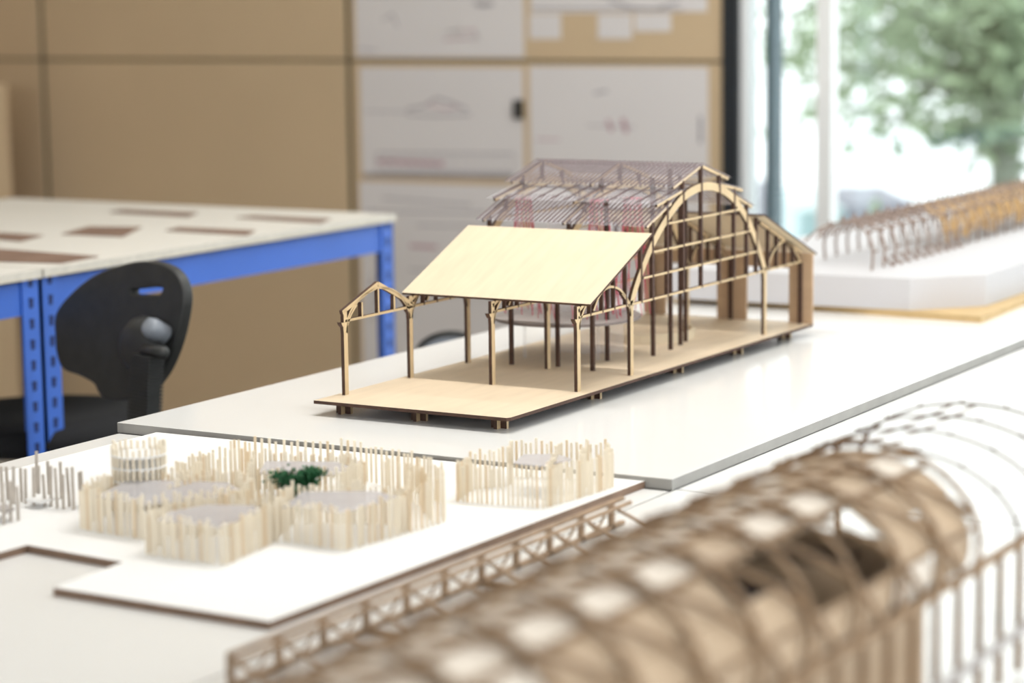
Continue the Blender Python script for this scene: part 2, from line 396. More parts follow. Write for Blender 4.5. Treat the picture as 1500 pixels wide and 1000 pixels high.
# arched frames
chords = [(.1295, .165, .645), (.165, .2035, .6205), (.2015, .232, .5915), (.2405, .281, .548)]
def tier_z(x):
    d = abs(x - .405)
    if d < .095: return .321 - d * .275
    if d < .150: return .2875 - (d - .062) * .185
    return .2705 - (d - .105) * .36
for j, y in enumerate(YF):
    m_ = MB(); P = arch_pts(0); fband(m_, P, .0128, y); fp('arch', m_)
    m_ = MB()
    for z, a, b in chords: m_.box(a, b, y - TH / 2 - .0006, y + TH / 2 - .0006, T + z - .0017, T + z + .0017)
    fp('chord_grid', m_)
    for x in (.197, .235, .285, .34, .404, .470, .525, .574, .611):
        d = abs(x - .405)
        zt = tier_z(x) if d < .18 else (roof_z_left(x) - T if x < .4 else roof_z_right(x) - T)
        if x > .6: zt = .222
        if j:                      # the inner frames only carry short struts above the arch
            if d < .19 and x > .2 and x < .6:
                za_ = .288 - .00000 if d < .03 else .288 - (d / .24) ** 2 * .16 + .002
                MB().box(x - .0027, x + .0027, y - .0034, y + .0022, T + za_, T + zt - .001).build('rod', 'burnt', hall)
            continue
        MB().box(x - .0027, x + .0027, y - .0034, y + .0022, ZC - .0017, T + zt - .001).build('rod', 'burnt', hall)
    for sg in (-1, 1):            # tier rafters
        m_ = MB()
        m_.bar((.405 + sg * .004, y, T + .3195), (.405 + sg * .098, y, T + .2935), .004, .0045)
        m_.bar((.405 + sg * .062, y, T + .287), (.405 + sg * .153, y, T + .2705), .004, .0045)
        m_.bar((.405 + sg * .105, y, T + .2705), (.405 + sg * .188, y, T + .2405), .004, .0045)
        fp('rafter', m_)
# rods standing on the platform in the half bays
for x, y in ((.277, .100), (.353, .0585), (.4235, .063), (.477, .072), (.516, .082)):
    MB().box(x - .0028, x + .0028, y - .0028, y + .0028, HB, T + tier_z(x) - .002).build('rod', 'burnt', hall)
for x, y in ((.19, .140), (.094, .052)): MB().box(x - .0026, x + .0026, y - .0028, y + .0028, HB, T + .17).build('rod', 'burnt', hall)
# solid shed roofs
def slab(xa, za, xb, zb, y0, y1, th, name):
    m_ = MB(); d = Vector((xb - xa, 0, zb - za)).normalized(); n = Vector((-d.z, 0, d.x)) * th
    m_.prism([(xa, y0, T + za), (xb, y0, T + zb), (xb, y1, T + zb), (xa, y1, T + za)], n)
    o = m_.build(name, ['ply', 'burnt'], hall)
    for p in o.data.polygons: p.material_index = 0 if abs(p.normal.z) > .8 else 1
    return o
slab(.0085, .1460, .203, .2305, -.0185, .306, .0035, 'roof_panel')
slab(.606, .2245, .823, .1385, -.0185, .306, .0035, 'roof_panel')
# stepped louvre roofs: clear sheet with fine slats
def tier(xa, za, xb, zb, n=38):
    y0, y1 = -.006, .300
    m_ = MB(); m_.prism([(xa, y0, T + za), (xb, y0, T + zb), (xb, y1, T + zb), (xa, y1, T + za)], (0, 0, .0009), 0)
    for k in range(n):
        y = y0 + (k + .5) * (y1 - y0) / n
        m_.bar((xa, y, T + za + .0018), (xb, y, T + zb + .0018), .0015, .0015, mi=1)
    m_.build('louvre_sheet', ['acetate', 'slat'], hall)
for sg in (-1, 1):
    tier(.405, .3235, .405 + sg * .103, .2945)
    tier(.405 + sg * .060, .2905, .405 + sg * .158, .2725, 12)
    tier(.405 + sg * .103, .2745, .405 + sg * .193, .2415)
m_ = MB()
for x, z in ((.405, .3235), (.345, .289), (.465, .289)):
    m_.box(x - .0011, x + .0011, -.004, .298, T + z - .005, T + z - .003)
m_.build('purlin', ['slat'], hall)
# far end wall with three openings
XW = .797
def wall_piece(y0, y1, z0, z1): return (y0, y1, z0, z1)
m_ = MB()
for y0, y1 in ((-.022, .022), (.103, .160), (.262, .306)): m_.box(XW, XW + .005, y0, y1, HB, T + .1165)
m_.prism([(XW, -.022, T + .1165), (XW, .306, T + .1165), (XW, .306, T + .1435), (XW, -.022, T + .1435)], (.005, 0, 0))
m_.build('end_wall', ['wallply'], hall)
for y in (-.001, .132, .285): MB().box(XW - .007, XW - .001, y - .003, y + .003, HB, T + .128).build('rod', ['burnt'], hall)
# mezzanine disc, curved tray, threads
dc = Vector((.30, .185, T + .082)); dr = .118
m_ = MB(); m_.lathe([(dr, 0), (dr, .0045)], dc, 48); m_.build('mezzanine_disc', ['disc', 'discedge'], hall, facez=True)
for a in (0.3, 2.4, 4.4): MB().tube([dc + Vector((dr * .6 * math.cos(a), dr * .6 * math.sin(a), 0)), (dc.x + dr * .6 * math.cos(a), dc.y + dr * .6 * math.sin(a), HB)], .003, 8).build('disc_leg', ['acetate'], hall)
m_ = MB(); O = []; I = []
tc_ = Vector((.53, .155, HB))
for k in range(25):
    a = PI * .55 + 1.35 * PI * k / 24; O.append(tc_ + Vector((.085 * math.cos(a), .072 * math.sin(a), 0))); I.append(tc_ + Vector((.080 * math.cos(a), .067 * math.sin(a), 0)))
m_.band(O, I, (0, 0, .016)); m_.build('curved_low_wall', ['ply', 'burnt'], hall)
rnd = random.Random(11)
for (cx_, cy_, top, rt) in ((.30, .262, .268, .012), (.30, .125, .27, .014), (.365, .10, .268, .013)):
    m_ = MB()
    for k in range(12):
        a = 2 * PI * k / 12; bq = a + .9
        m_.bar((cx_ + rt * math.cos(a), cy_ + rt * math.sin(a), T + top), (cx_ + .034 * math.cos(bq), cy_ + .034 * math.sin(bq), dc.z + .004), .0011)
    m_.lathe([(rt + .002, T + top), (rt + .002, T + top + .002)], (cx_, cy_, 0), 20)
    m_.build('thread_cone', ['thread'], hall)
for (cx_, cy_) in ((.29, .19), (.24, .13)):
    m_ = MB()
    for k in range(9):
        a = 2 * PI * k / 9; c2 = rnd.uniform(-.5, .5)
        m_.bar((cx_ + .05 * math.cos(a), cy_ + .045 * math.sin(a), dc.z + .0045), (cx_ + .045 * math.cos(a + c2), cy_ + .04 * math.sin(a + c2), dc.z + .05 + rnd.uniform(0, .04)), .0007)
    m_.build('thread_screen', ['thread'], hall)
m_ = MB(); m_.band([(.42 + .1 * math.cos(a * .2), .19 + .08 * math.sin(a * .2), HB) for a in range(8, 22)], [(.42 + .099 * math.cos(a * .2), .19 + .079 * math.sin(a * .2), HB) for a in range(8, 22)], (0, 0, .21))
m_.build('acetate_screen', ['acetate'], hall)

# ================================================================== SITE MODEL (white card, stick palisades)
ZB = T2 + .009
site = empty('site_model', (-.8, .05, T2)); tag(site, 'white card site model with palisades of pale upright sticks on the near left table', 'architectural model')
pg = [onz(x, y, ZB) for x, y in ((40, 798), (180, 823), (78, 860), (395, 910), (945, 704))]
a_, b2, c_, d_, e_ = pg
poly = [a_ + (a_ - b2) * 0 + Vector((-.2, .01, 0)), a_, b2, c_, d_, e_, Vector((-.418, .44, ZB)), Vector((-1.26, .44, ZB))]
MB().prism([p - Vector((0, 0, .0088)) for p in poly], (0, 0, .0088)).build('board', ['board', 'mdfedge'], site, facez=True)
def G(x, y): p = onz(x, y, ZB); return (p.x, p.y)
sticks = []
def palisade(path, closed, step=.0068, h=.046, w=.0034, jit=.005, ms=None, j=.0012, lean=0):
    pts = path + ([path[0]] if closed else [])
    for (x0, y0), (x1, y1) in zip(pts[:-1], pts[1:]):
        L = math.hypot(x1 - x0, y1 - y0); n = max(1, int(L / step))
        for k in range(n):
            t = k / n; sticks.append((x0 + (x1 - x0) * t + rnd.uniform(-j, j), y0 + (y1 - y0) * t + rnd.uniform(-j, j), h + rnd.uniform(-jit, jit), w, ms or ('stick' if rnd.random() < .8 else 'stickb'), rnd.uniform(-.002, .002) + lean * rnd.uniform(-1, 1)))
def plate(path, z, th=.0015, name='roof_plate', m='plate'):
    cxm = sum(p[0] for p in path) / len(path); cym = sum(p[1] for p in path) / len(path)
    MB().prism([(cxm + (x - cxm) * .86, cym + (y - cym) * .8, ZB + z) for x, y in path], (0, 0, th)).build(name, m, site)
GP = lambda L: [G(*q) for q in L]
room1 = GP([(216, 812), (330, 827), (398, 796), (385, 786), (300, 784), (235, 797)])
room2 = GP([(118, 774), (211, 790), (240, 786), (330, 778), (375, 764), (350, 750), (240, 746), (170, 746)])
room3 = GP([(398, 794), (418, 792), (506, 806), (585, 783), (600, 776), (560, 766), (430, 766)])
room4 = GP([(365, 738), (430, 744), (500, 742), (535, 730), (500, 718), (375, 716)])
for rm, zz, hh in ((room1, .036, .044), (room2, .036, .047), (room3, .038, .046), (room4, .036, .046)):
    palisade(rm, True, h=hh, step=.0062); plate(rm, zz)
palisade(GP([(255, 738), (300, 714), (375, 694), (470, 697), (530, 703), (600, 718), (648, 738), (650, 764), (585, 783)]), False, h=.047, step=.0095)
palisade(GP([(262, 748), (305, 724), (380, 706)]), False, h=.045, step=.009)
palisade(GP([(560, 722), (615, 738), (632, 762)]), False, h=.046, step=.0075)
palisade(GP([(600, 735), (600, 775)]), False, h=.046, step=.008)
palisade(GP([(318, 770), (405, 778)]), False, h=.045, step=.008)
palisade(GP([(250, 762), (330, 740)]), False, h=.045, step=.008)
room5 = GP([(670, 734), (730, 739), (795, 744), (825, 736), (861, 725), (897, 713), (888, 702), (750, 698), (745, 712), (690, 717)])
palisade(room5, True, h=.046, step=.006); plate(GP([(745, 724), (795, 730), (850, 718), (820, 708), (760, 708)]), .037)
palisade(GP([(800, 742), (812, 722), (820, 704)]), False, h=.046, step=.008)
palisade(GP([(850, 728), (862, 702)]), False, h=.05, step=.008)
for px, py in ((6, 768), (16, 764), (27, 762), (20, 738), (32, 735), (38, 737), (50, 740), (57, 735), (66, 742), (75, 742), (84, 744), (93, 745), (102, 742), (108, 746), (118, 740), (122, 742), (-8, 760), (-4, 740), (3, 735), (12, 732), (72, 728), (90, 730), (54, 722)):
    x, y = G(px, py); sticks.append((x, y, .046 + rnd.uniform(-.006, .006), .0035, 'stickg', rnd.uniform(-.006, .006)))
r6 = [G(34, 742), G(60, 748), G(88, 740), G(60, 732)]; plate(r6, .007, .003, 'low_plate', 'board')
r7 = [G(-10, 760), G(10, 770), G(26, 762), G(6, 752)]; plate(r7, .012, .002, 'low_plate', 'disc')
sticks.sort(key=lambda s: (Vector((s[0], s[1], .8)) - CAM).length)
rest = {}
for i, (x, y, h, ww, mm_, ln) in enumerate(sticks):
    tgt = MB() if i < 100 else rest.setdefault(mm_, MB())
    a = Vector((x, y, ZB)); b = a + Vector((ln, ln * .5, h))
    tgt.bar(a, b, ww, ww * .6, side=(R_.x, R_.y, 0))
    if i < 100: tgt.build('timber_stick', mm_, site)
allm = MB(); ml = list(rest)
for k_, mm_ in enumerate(ml):
    t_ = rest[mm_]; off = len(allm.v); allm.v += t_.v; allm.f += [tuple(i + off for i in f) for f in t_.f]; allm.mi += [k_] * len(t_.f)
so = allm.build('timber_sticks', ml, site); so['kind'] = 'stuff'
# round tower with ring floors
tx, ty = G(206, 742); tw = MB()
for k in range(26):
    a = 2 * PI * k / 26; x = tx + .031 * math.cos(a); y = ty + .031 * math.sin(a)
    tw.bar((x, y, ZB), (x, y, ZB + .076 + rnd.uniform(-.003, .004)), .0032, .002)
two = tw.build('tower_posts', 'stick', site)
for z in (.018, .034, .05, .064): MB().lathe([(.0335, ZB + z), (.0335, ZB + z + .0014)], (tx, ty, 0), 28).build('tower_floor', 'board', site)
# green bush in the court
bx, by = G(434, 748); pl = MB()
for k in range(1100):
    cl = rnd.choice([(-.013, .030, .0085), (.002, .018, .0105), (.013, .032, .008), (-.002, .024, .009), (.001, .008, .006), (.017, .036, .006)])
    c = Vector((bx, by, ZB + .010)) + Vector((R_.x, R_.y, 0)) * (cl[0] * 1.15 + rnd.gauss(0, cl[2] * .5)) + Vector((rnd.gauss(0, .006), rnd.gauss(0, .006), cl[1] + rnd.gauss(0, cl[2] * .5)))
    a = Vector((rnd.uniform(-1, 1), rnd.uniform(-1, 1), rnd.uniform(-1, 1))).normalized() * .0035; q = a.orthogonal().normalized() * .0025
    pl.add([c - a, c + q, c + a, c - q], [(0, 1, 2, 3)])
pl.tube([(bx, by, ZB), (bx, by, ZB + .022)], .0014, 6)
plo = pl.build('bush', 'plant', site); plo['label'] = 'small dark green bush'

# ================================================================== FOREGROUND GRIDSHELL
gs = empty('gridshell_model', (-1.35, -.84, T2)); tag(gs, 'large brown timber gridshell vault model in the right foreground, with infill panels', 'architectural model')
YC, HW, ZS, RI = -.86, .13, .91, .0705
def V(u, s):
    """s runs 0 (right springing, -y) to 1 (left springing)"""
    th = PI * s; return Vector((u, YC - HW * math.cos(th), ZS + RI * math.sin(th)))
def VN(u, s):
    th = PI * s; return Vector((0, -math.cos(th) / HW, math.sin(th) / RI)).normalized()
def lath(u0, du, s0, s1, w_, t_, m_, name, nubs=True, off=0, n=26):
    P = []; N = []
    for k in range(n + 1):
        s = s0 + (s1 - s0) * k / n; u = u0 + du * k / n; P.append(V(u, s) + VN(u, s) * off); N.append(VN(u, s))
    mbb = MB().strip(P, N, w_, t_)
    if nubs:
        for k in range(2, n, 3): mbb.bar(P[k] - N[k] * .001, P[k] + N[k] * .0042 + Vector((.001, 0, 0)), .0026, .0018)
    return mbb.build(name, m_, gs)
XE = -1.095; ST = .088; SK = .25
ribs_u = [XE - ST * k for k in range(12)]
for u in ribs_u: lath(u, SK, 0, 1, .005, .0042, 'lattice', 'rib', off=.0015)
for u in (-.985, -.90, -.82, -.742): lath(u, .03, 0, 1, .0042, .003, 'latticed', 'rib', off=.0015)
for k in range(-3, 12):
    u = XE - ST * k - .03
    a = 0 if u <= XE else min(.95, (u - XE) / (SK + .10))          # start where the slanting lath enters the closed part
    lath(u - .10 * a, -.10 * (1 - a), a, 1, .0046, .004, 'lattice', 'lath', nubs=False, off=-.001)
SB = [0.0, .13, .26, .38, .50, .62, .74, .87, 1.0]
for s in (SB[1], SB[3], SB[4], SB[6]):
    pt = [V(-2.05, s) - VN(0, s) * .003, V(XE + SK * s + .004, s) - VN(0, s) * .003]
    MB().strip(pt, [VN(0, s)] * 2, .0042, .004).build('purlin', 'lattice', gs)
for s in (.50, .56): MB().strip([V(XE + SK * .5, s), V(-.735, s)], [VN(0, s)] * 2, .0026, .0024).build('ridge_lath', 'latticed', gs)
# infill panels set inside the lattice
rp = random.Random(5); cnt = 0
pale_rows = {3: .55, 4: .6, 1: .22, 2: .3, 0: .12, 5: .3, 6: .1, 7: .05}
for k in range(11):
    u = XE - ST * (k + 1)
    for i in (0, 1, 2, 3, 4, 5, 6, 7):
        s0, s1 = SB[i], SB[i + 1]
        if cnt >= 99: continue
        if i == 2 and k in (2, 3, 4): continue
        if i == 1 and k in (2, 3): continue
        if i in (6, 7) and k > 6: continue
        ua, ub = u, u + ST
        pale = rp.random() < pale_rows[i]
        P = []
        tw = rp.uniform(-.12, .12)
        for (a, b) in [(math.cos(t), math.sin(t)) for t in [2 * PI * q / 20 for q in range(20)]]:
            e = .45 if pale else .22       # squircle outline; pale ones are rounder
            aa = math.copysign(abs(a) ** e, a) * .5; bb = math.copysign(abs(b) ** e, b) * .5
            kk = .90 if pale else .97
            ss = (s0 + s1) / 2 + (s1 - s0) * bb * kk; uu = (ua + ub) / 2 + ST * aa * kk + SK * ss + tw * .02 * bb
            P.append(V(uu, ss) - VN(uu, ss) * .006)
        MB().prism(P, -VN(0, (s0 + s1) / 2) * .002).build('infill_panel', 'panelw' if pale else 'panel', gs); cnt += 1
# inner liner sheets seen through the gaps, and added dark sheets standing in for the cavity's shade
P = [V(-2.0, s) - VN(0, s) * .014 for s in [.40 + .56 * k / 14 for k in range(15)]]
Q = [p + Vector((1.0, 0, 0)) for p in P]
m_ = MB(); n_ = len(P); m_.add(P + Q + [p - Vector((0, 0, .002)) for p in P] + [p - Vector((0, 0, .002)) for p in Q], [(a, a + 1, n_ + a + 1, n_ + a) for a in range(n_ - 1)] + [(2 * n_ + a, 3 * n_ + a, 3 * n_ + a + 1, 2 * n_ + a + 1) for a in range(n_ - 1)] + [(0, n_, 3 * n_, 2 * n_), (n_ - 1, 3 * n_ - 1, 4 * n_ - 1, 2 * n_ - 1)])
m_.build('liner', 'panel', gs)
MB().box(-1.50, XE - .02, YC - HW + .012, YC + .05, ZS - .012, ZS - .008).build('cavity_shade_sheet', 'cavityshade', gs)
MB().box(-1.36, -1.14, YC - .05, YC + .03, ZS + .012, ZS + .015).build('cavity_shade_sheet', 'cavityshade', gs)
for x in (-1.40, -1.27, -1.15): MB().box(x, x + .003, YC - .09, YC + .03, ZS - .008, ZS + .03).build('inner_fin', 'panel', gs)
MB().box(-2.1, -1.13, YC - HW + .03, YC - HW + .033, T2 + .0042, ZS - .014).build('inner_wall', 'panel', gs)
# springing beams and arcades
for yy in (YC - HW, YC + HW):
    MB().box(-2.15, -.70, yy - .003, yy + .003, ZS - .006, ZS + .001).build('springing_beam', 'lattice', gs)
    x = -2.12
    while x < -.76:
        MB().box(x - .0022, x + .0022, yy - .0028, yy + .0028, T2 + .004, ZS - .006).build('post', 'lattice', gs); x += .052 if yy < YC else .09
MB().box(-2.15, -.70, YC - HW - .034, YC - HW - .030, ZS - .062, ZS - .054).build('arcade_rail', 'disc', gs)
MB().box(-2.18, -1.10, YC - HW - .05, -.72, T2, T2 + .004).build('base_board', ['panelw', 'mdfedge'], gs, facez=True)
# left side low truss rail, tied to the vault by cross bars
RY = -.392; RZ0, RZ1 = T2 + .001, T2 + .033
m_ = MB(); m_.box(-1.345, -.60, RY - .003, RY + .003, RZ1 - .004, RZ1); m_.box(-1.345, -.60, RY - .012, RY - .008, RZ1 - .008, RZ1 - .004); m_.box(-1.345, -.60, RY - .003, RY + .003, RZ0, RZ0 + .004)
m_.build('side_rail', 'rail', gs)
x = -1.343
while x < -.60:
    MB().box(x - .003, x + .003, RY - .003, RY + .003, RZ0, RZ1 - .003).bar((x, RY, RZ1 - .006), (x, RY - .05, RZ0 + .006), .003).build('rail_post', 'rail', gs)
    x += .0715
m_ = MB(); x = -1.343
while x < -.66:
    m_.bar((x, RY, RZ1 - .003), (x + .036, RY, RZ0 + .004), .0022); m_.bar((x + .036, RY, RZ0 + .004), (x + .0715, RY, RZ1 - .003), .0022); x += .0715
m_.build('rail_lattice', 'rail', gs)
for x in (-1.9, -1.6, -1.343, -1.129, -.914): MB().box(x - .003, x + .003, -.722, RY, T2, T2 + .004).build('tie_bar', 'lattice', gs)

# ================================================================== REAR GRIDSHELL ON WHITE PLINTH
rg = empty('rear_gridshell_model', (1.6, .1, T)); tag(rg, 'delicate arched gridshell model on a white faceted plinth, right of the timber hall', 'architectural model')
pl0 = [(1.078, -.227), (1.35, -.217), (2.5, -.20), (2.5, .44), (1.14, .44)]
MB().prism([(x, y, T) for x, y in pl0], (0, 0, .012)).build('mdf_base', ['mdf'], rg)
pl1 = [(1.100, -.083), (1.218, -.186), (1.435, -.185), (2.4, -.16), (2.4, .40), (1.075, .40)]
zp0, zp1 = T + .012, T + .070
mm = MB()
mm.prism([(x, y, zp0) for x, y in pl1], (0, 0, zp1 - zp0)); mm.build('plinth', ['foam'], rg)
YC2, HW2, ZS2, RI2 = .108, .078, zp1, .083
def V2(u, s): th = PI * s; return Vector((u, YC2 - HW2 * math.cos(th), ZS2 + RI2 * math.sin(th) ** .8 if 0 < s < 1 else ZS2))
def VN2(s): th = PI * s; return Vector((0, -math.cos(th), max(math.sin(th), .02))).normalized()
for fam in (1, -1):
    u = 1.16
    while u < 2.3:
        P = []; N = []
        for k in range(21):
            s = k / 20 if fam == 1 else .24 + .6 * k / 20; P.append(V2(u + fam * .09 * (s - .5) * 1.6 + .05, s)); N.append(VN2(s))
        if min(p.x for p in P) > 1.19:
            mbb = MB().strip(P, N, .0046, .0034)
            if fam == 1:
                for k in range(2, 19, 3): mbb.bar(P[k], P[k] + N[k] * .012, .0032)
            mbb.build('rib', 'lathback', rg)
        u += .058
for s in (.28, .38, .48, .6, .75):
    MB().strip([V2(1.25, s), V2(2.3, s)], [VN2(s)] * 2, .003, .003).build('purlin', 'lathback', rg)
for k in range(10):
    x = 1.27 + k * .042
    MB().bar((x, YC2 - HW2 - .012, ZS2), (x + .014, YC2 - HW2 + .008, ZS2 + .016), .003).bar((x + .014, YC2 - HW2 - .012, ZS2), (x, YC2 - HW2 + .008, ZS2 + .016), .003).build('foot_cross', 'lathback', rg)
m_ = MB(); r9 = random.Random(9)
for k in range(1100):
    u = 1.6 + .8 * r9.random() ** .8; s = r9.uniform(.03, .62); ds = r9.uniform(.04, .1)
    m_.strip([V2(u, s) - VN2(s) * r9.uniform(0, .008), V2(u + .02 * r9.uniform(-1, 1), s + ds)], [VN2(s)] * 2, .006, .002)
fo = m_.build('slat_skin', 'tanfill', rg); fo['kind'] = 'stuff'; fo['label'] = 'dense tan slats over the right end of the vault'

# ================================================================== BLUE BENCHES
def bench(x0, x1, y0, y1, label):
    r = empty('workbench', ((x0 + x1) / 2, (y0 + y1) / 2, 0)); tag(r, label, 'workbench')
    ZT = .918
    MB().box(x0, x1, y0 - .012, y1, ZT - .016, ZT).build('bench_top', ['benchtop', 'chipedge'], r, facez=True)
    MB().box(x0 + .02, x1 - .02, y0, y0 + .003, .838, .9).box(x0 + .02, x1 - .02, y0, y0 + .03, .8965, .9).build('beam', 'blue', r)
    MB().box(x0 + .02, x1 - .02, y1 - .04, y1 - .037, .838, .9).build('beam', 'blue', r)
    for x in (x0, x1 - .003): MB().box(x, x + .003, y0 + .02, y1 - .02, .838, .9).build('beam', 'blue', r)
    for (x, sx) in ((x0, 1), (x1, -1)):
        for (y, sy) in ((y0 - .004, 1), (y1 - .07, -1)):
            p = MB(); p.box(min(x, x + sx * .045), max(x, x + sx * .045), min(y, y + sy * .003), max(y, y + sy * .003), 0, .9)
            p.box(min(x, x + sx * .003), max(x, x + sx * .003), min(y, y + sy * .045), max(y, y + sy * .045), 0, .9)
            po = p.build('leg', 'blue', r)
            if sy == 1:
                q = MB(); z = .1; k = 0
                while z < .89:
                    q.prism([(x + sx * .019, y - .0004, z), (x + sx * .027, y - .0004, z), (x + sx * .029, y - .0004, z + .018), (x + sx * .018, y - .0004, z + .018)], (0, -.0008, 0)); z += .0375
                kid(po, q, 'slot', 'bluedark')
    return r
bench(.2375, 1.382, 1.233, 2.337, 'blue steel workbench with white top, the right one, its far leg behind the hall model')
bench(-1.0, .2325, 1.233, 2.337, 'blue steel workbench with white top cut off by the left edge of the photo')
def sheet(pts, label):
    P = [onz(x, y, .9185) for x, y in pts]
    o = MB().prism(P, (0, 0, .0012)).build('print_sheet', 'paper_brown'); tag(o, label, 'print', 'brown prints on the blue benches')
sheet([(90, 343), (130, 332), (208, 333), (180, 347)], 'brown print on the bench straight behind the chair, middle of the near row')
sheet([(242, 338), (262, 333), (375, 338), (362, 345)], 'brown print on the bench, rightmost of the near row')
sheet([(160, 311), (180, 307), (290, 312), (275, 318)], 'brown print at the far side of the bench, left one of two')
sheet([(345, 319), (370, 316), (485, 321), (470, 327)], 'brown print at the far right end of the bench, near the corner')
sheet([(-40, 347), (0, 341), (64, 345), (30, 354)], 'brown print cut by the left edge of the photo, above the larger one')
sheet([(-50, 382), (0, 365), (145, 376), (90, 386)], 'large brown print at the left end, closest to the chair back')
# tan cabinet edge standing at the far left
q = onx(8, 200, 1.9)
bx_ = MB().box(2.42, 2.8, 3.635, 4.15, 0, 1.13, 0).box(2.40, 2.42, 3.635, 4.1, .06, 1.125, 0).box(2.38, 2.40, 3.7, 3.71, .6, .75, 1).build('cabinet', ['wall', 'bolt']); tag(bx_, 'tan cupboard at the far left behind the bench, mostly out of frame', 'cabinet')

# ================================================================== OFFICE CHAIR (back towards us)
pA = atd(88, 480, 4.20); pB = atd(272, 480, 3.98); e1 = (pB - pA); e1.z = 0; e1.normalize()
lean = (Vector((0, 0, 1)) + Vector((F_.x, F_.y, 0)).normalized() * .10).normalized()
nrm = e1.cross(lean).normalized()
if nrm.dot(F_) < 0: nrm = -nrm                 # points away from the camera
O0 = (pA + pB) / 2
def onp(x, y, off=0):
    d = ray(x, y); Pp = O0 + nrm * off; t = (Pp - CAM).dot(nrm) / d.dot(nrm); return CAM + d * t
ch = empty('office_chair', (onp(210, 560).x, onp(210, 560).y, 0)); tag(ch, 'black plastic-backed office chair with a slotted backrest, tucked under the blue bench', 'chair')
def plane_poly(pts, holes, th, name, m, parent, bevel=.004):
    def loc2(p): v = onp(*p) - O0; return (v.dot(e1), v.dot(lean))
    cu = bpy.data.curves.new(name, 'CURVE'); cu.dimensions = '2D'; cu.fill_mode = 'BOTH'; cu.extrude = th / 2 - bevel; cu.bevel_depth = bevel; cu.bevel_resolution = 2
    for loop in [pts] + holes:
        L = [loc2(p) for p in loop]; sp = cu.splines.new('POLY'); sp.points.add(len(L) - 1); sp.use_cyclic_u = True
        for i, (a, b) in enumerate(L): sp.points[i].co = (a, b, 0, 1)
    tmp = bpy.data.objects.new('tmp', cu); col.objects.link(tmp)
    dg = bpy.context.evaluated_depsgraph_get(); me = bpy.data.meshes.new_from_object(tmp.evaluated_get(dg)); bpy.data.objects.remove(tmp)
    mt = Matrix((e1, lean, e1.cross(lean))).transposed().to_4x4(); mt.translation = O0 - parent.location
    me.transform(mt); me.materials.clear(); me.materials.append(M[m])
    o = bpy.data.objects.new(name, me); col.objects.link(o); o.parent = parent
    return o
out = catmull([(88, 500), (90, 470), (112, 440), (150, 408), (200, 386), (238, 381), (266, 392), (277, 420), (270, 465), (255, 510), (236, 545), (210, 572), (185, 581), (160, 583), (148, 575), (141, 562), (120, 552), (97, 545), (89, 525)], 5)
slot = [(198, 424), (200, 418), (236, 411), (249, 411), (250, 417), (247, 424), (242, 429), (205, 432), (199, 430)]
plane_poly(out, [slot], .022, 'backrest', 'black', ch)
hub = onp(206, 507, -.025)
k_ = MB().lathe([(.052, -.012), (.05, .0), (.042, .012), (.03, .018)], hub, 28, axis=-nrm); k_.build('back_bracket', 'black', ch, smooth=True, bevel=.001)
h2 = onp(222, 480, -.045)
MB().lathe([(.018, -.03), (.018, .0), (.015, .009), (.008, .012)], h2, 18, axis=-nrm + Vector((0, 0, .5))).build('adjuster_knob', 'greyplastic', ch, smooth=True)
MB().lathe([(.011, -.03), (.011, .02), (.006, .026)], onp(229, 515, -.05), 14, axis=e1).build('locking_knob', 'black', ch, smooth=True)
# ribbed bellows column
top = onp(216, 520, -.05); bot = onp(210, 640, -.05); bl = []
for k in range(40):
    t = k / 39; bl.append(top.lerp(bot, t))
m_ = MB()
for k in range(22):
    p = top.lerp(bot, k / 22); m_.bar(p, p + (bot - top) / 22 * .55, .05, .034, side=e1); m_.bar(p + (bot - top) / 22 * .55, p + (bot - top) / 22, .042, .028, side=e1)
m_.build('bellows', 'black', ch)
sc_ = bot + Vector((0, 0, -.08)); seatc = Vector((.42, 1.42, 0))
dirx = (Vector((seatc.x, seatc.y, 0)) - Vector((sc_.x, sc_.y, 0)))
seatc = Vector((sc_.x, sc_.y, 0)) + dirx.normalized() * min(dirx.length, .6); seatc.z = 0
prof = [(.17, .565), (.215, .57), (.225, .595), (.21, .618), (.15, .625), (.02, .62)]
MB().lathe(prof, (seatc.x, seatc.y, 0), 40).build('seat', 'fabric', ch, smooth=True)
MB().bar(bot, (bot.x, bot.y, .50), .045, .012, side=e1).bar((bot.x, bot.y, .505), (seatc.x, seatc.y, .555), .045, .012, side=(0, 0, 1)).build('back_arm', 'black', ch)
MB().lathe([(.03, .1), (.03, .3), (.02, .3), (.02, .56)], (seatc.x, seatc.y, 0), 16).build('gas_column', 'black', ch, smooth=True)
for k in range(5):
    a = 2 * PI * k / 5 + 3.6; c = Vector((seatc.x, seatc.y, 0)); e = c + Vector((.27 * math.cos(a), .27 * math.sin(a), .07))
    MB().bar(c + Vector((0, 0, .12)), e, .04, .02).build('base_arm', 'black', ch)
    MB().lathe([(.025, -.012), (.025, .012)], e - Vector((0, 0, .045)), 14, axis=(math.sin(a), -math.cos(a), 0)).build('caster', 'black', ch)

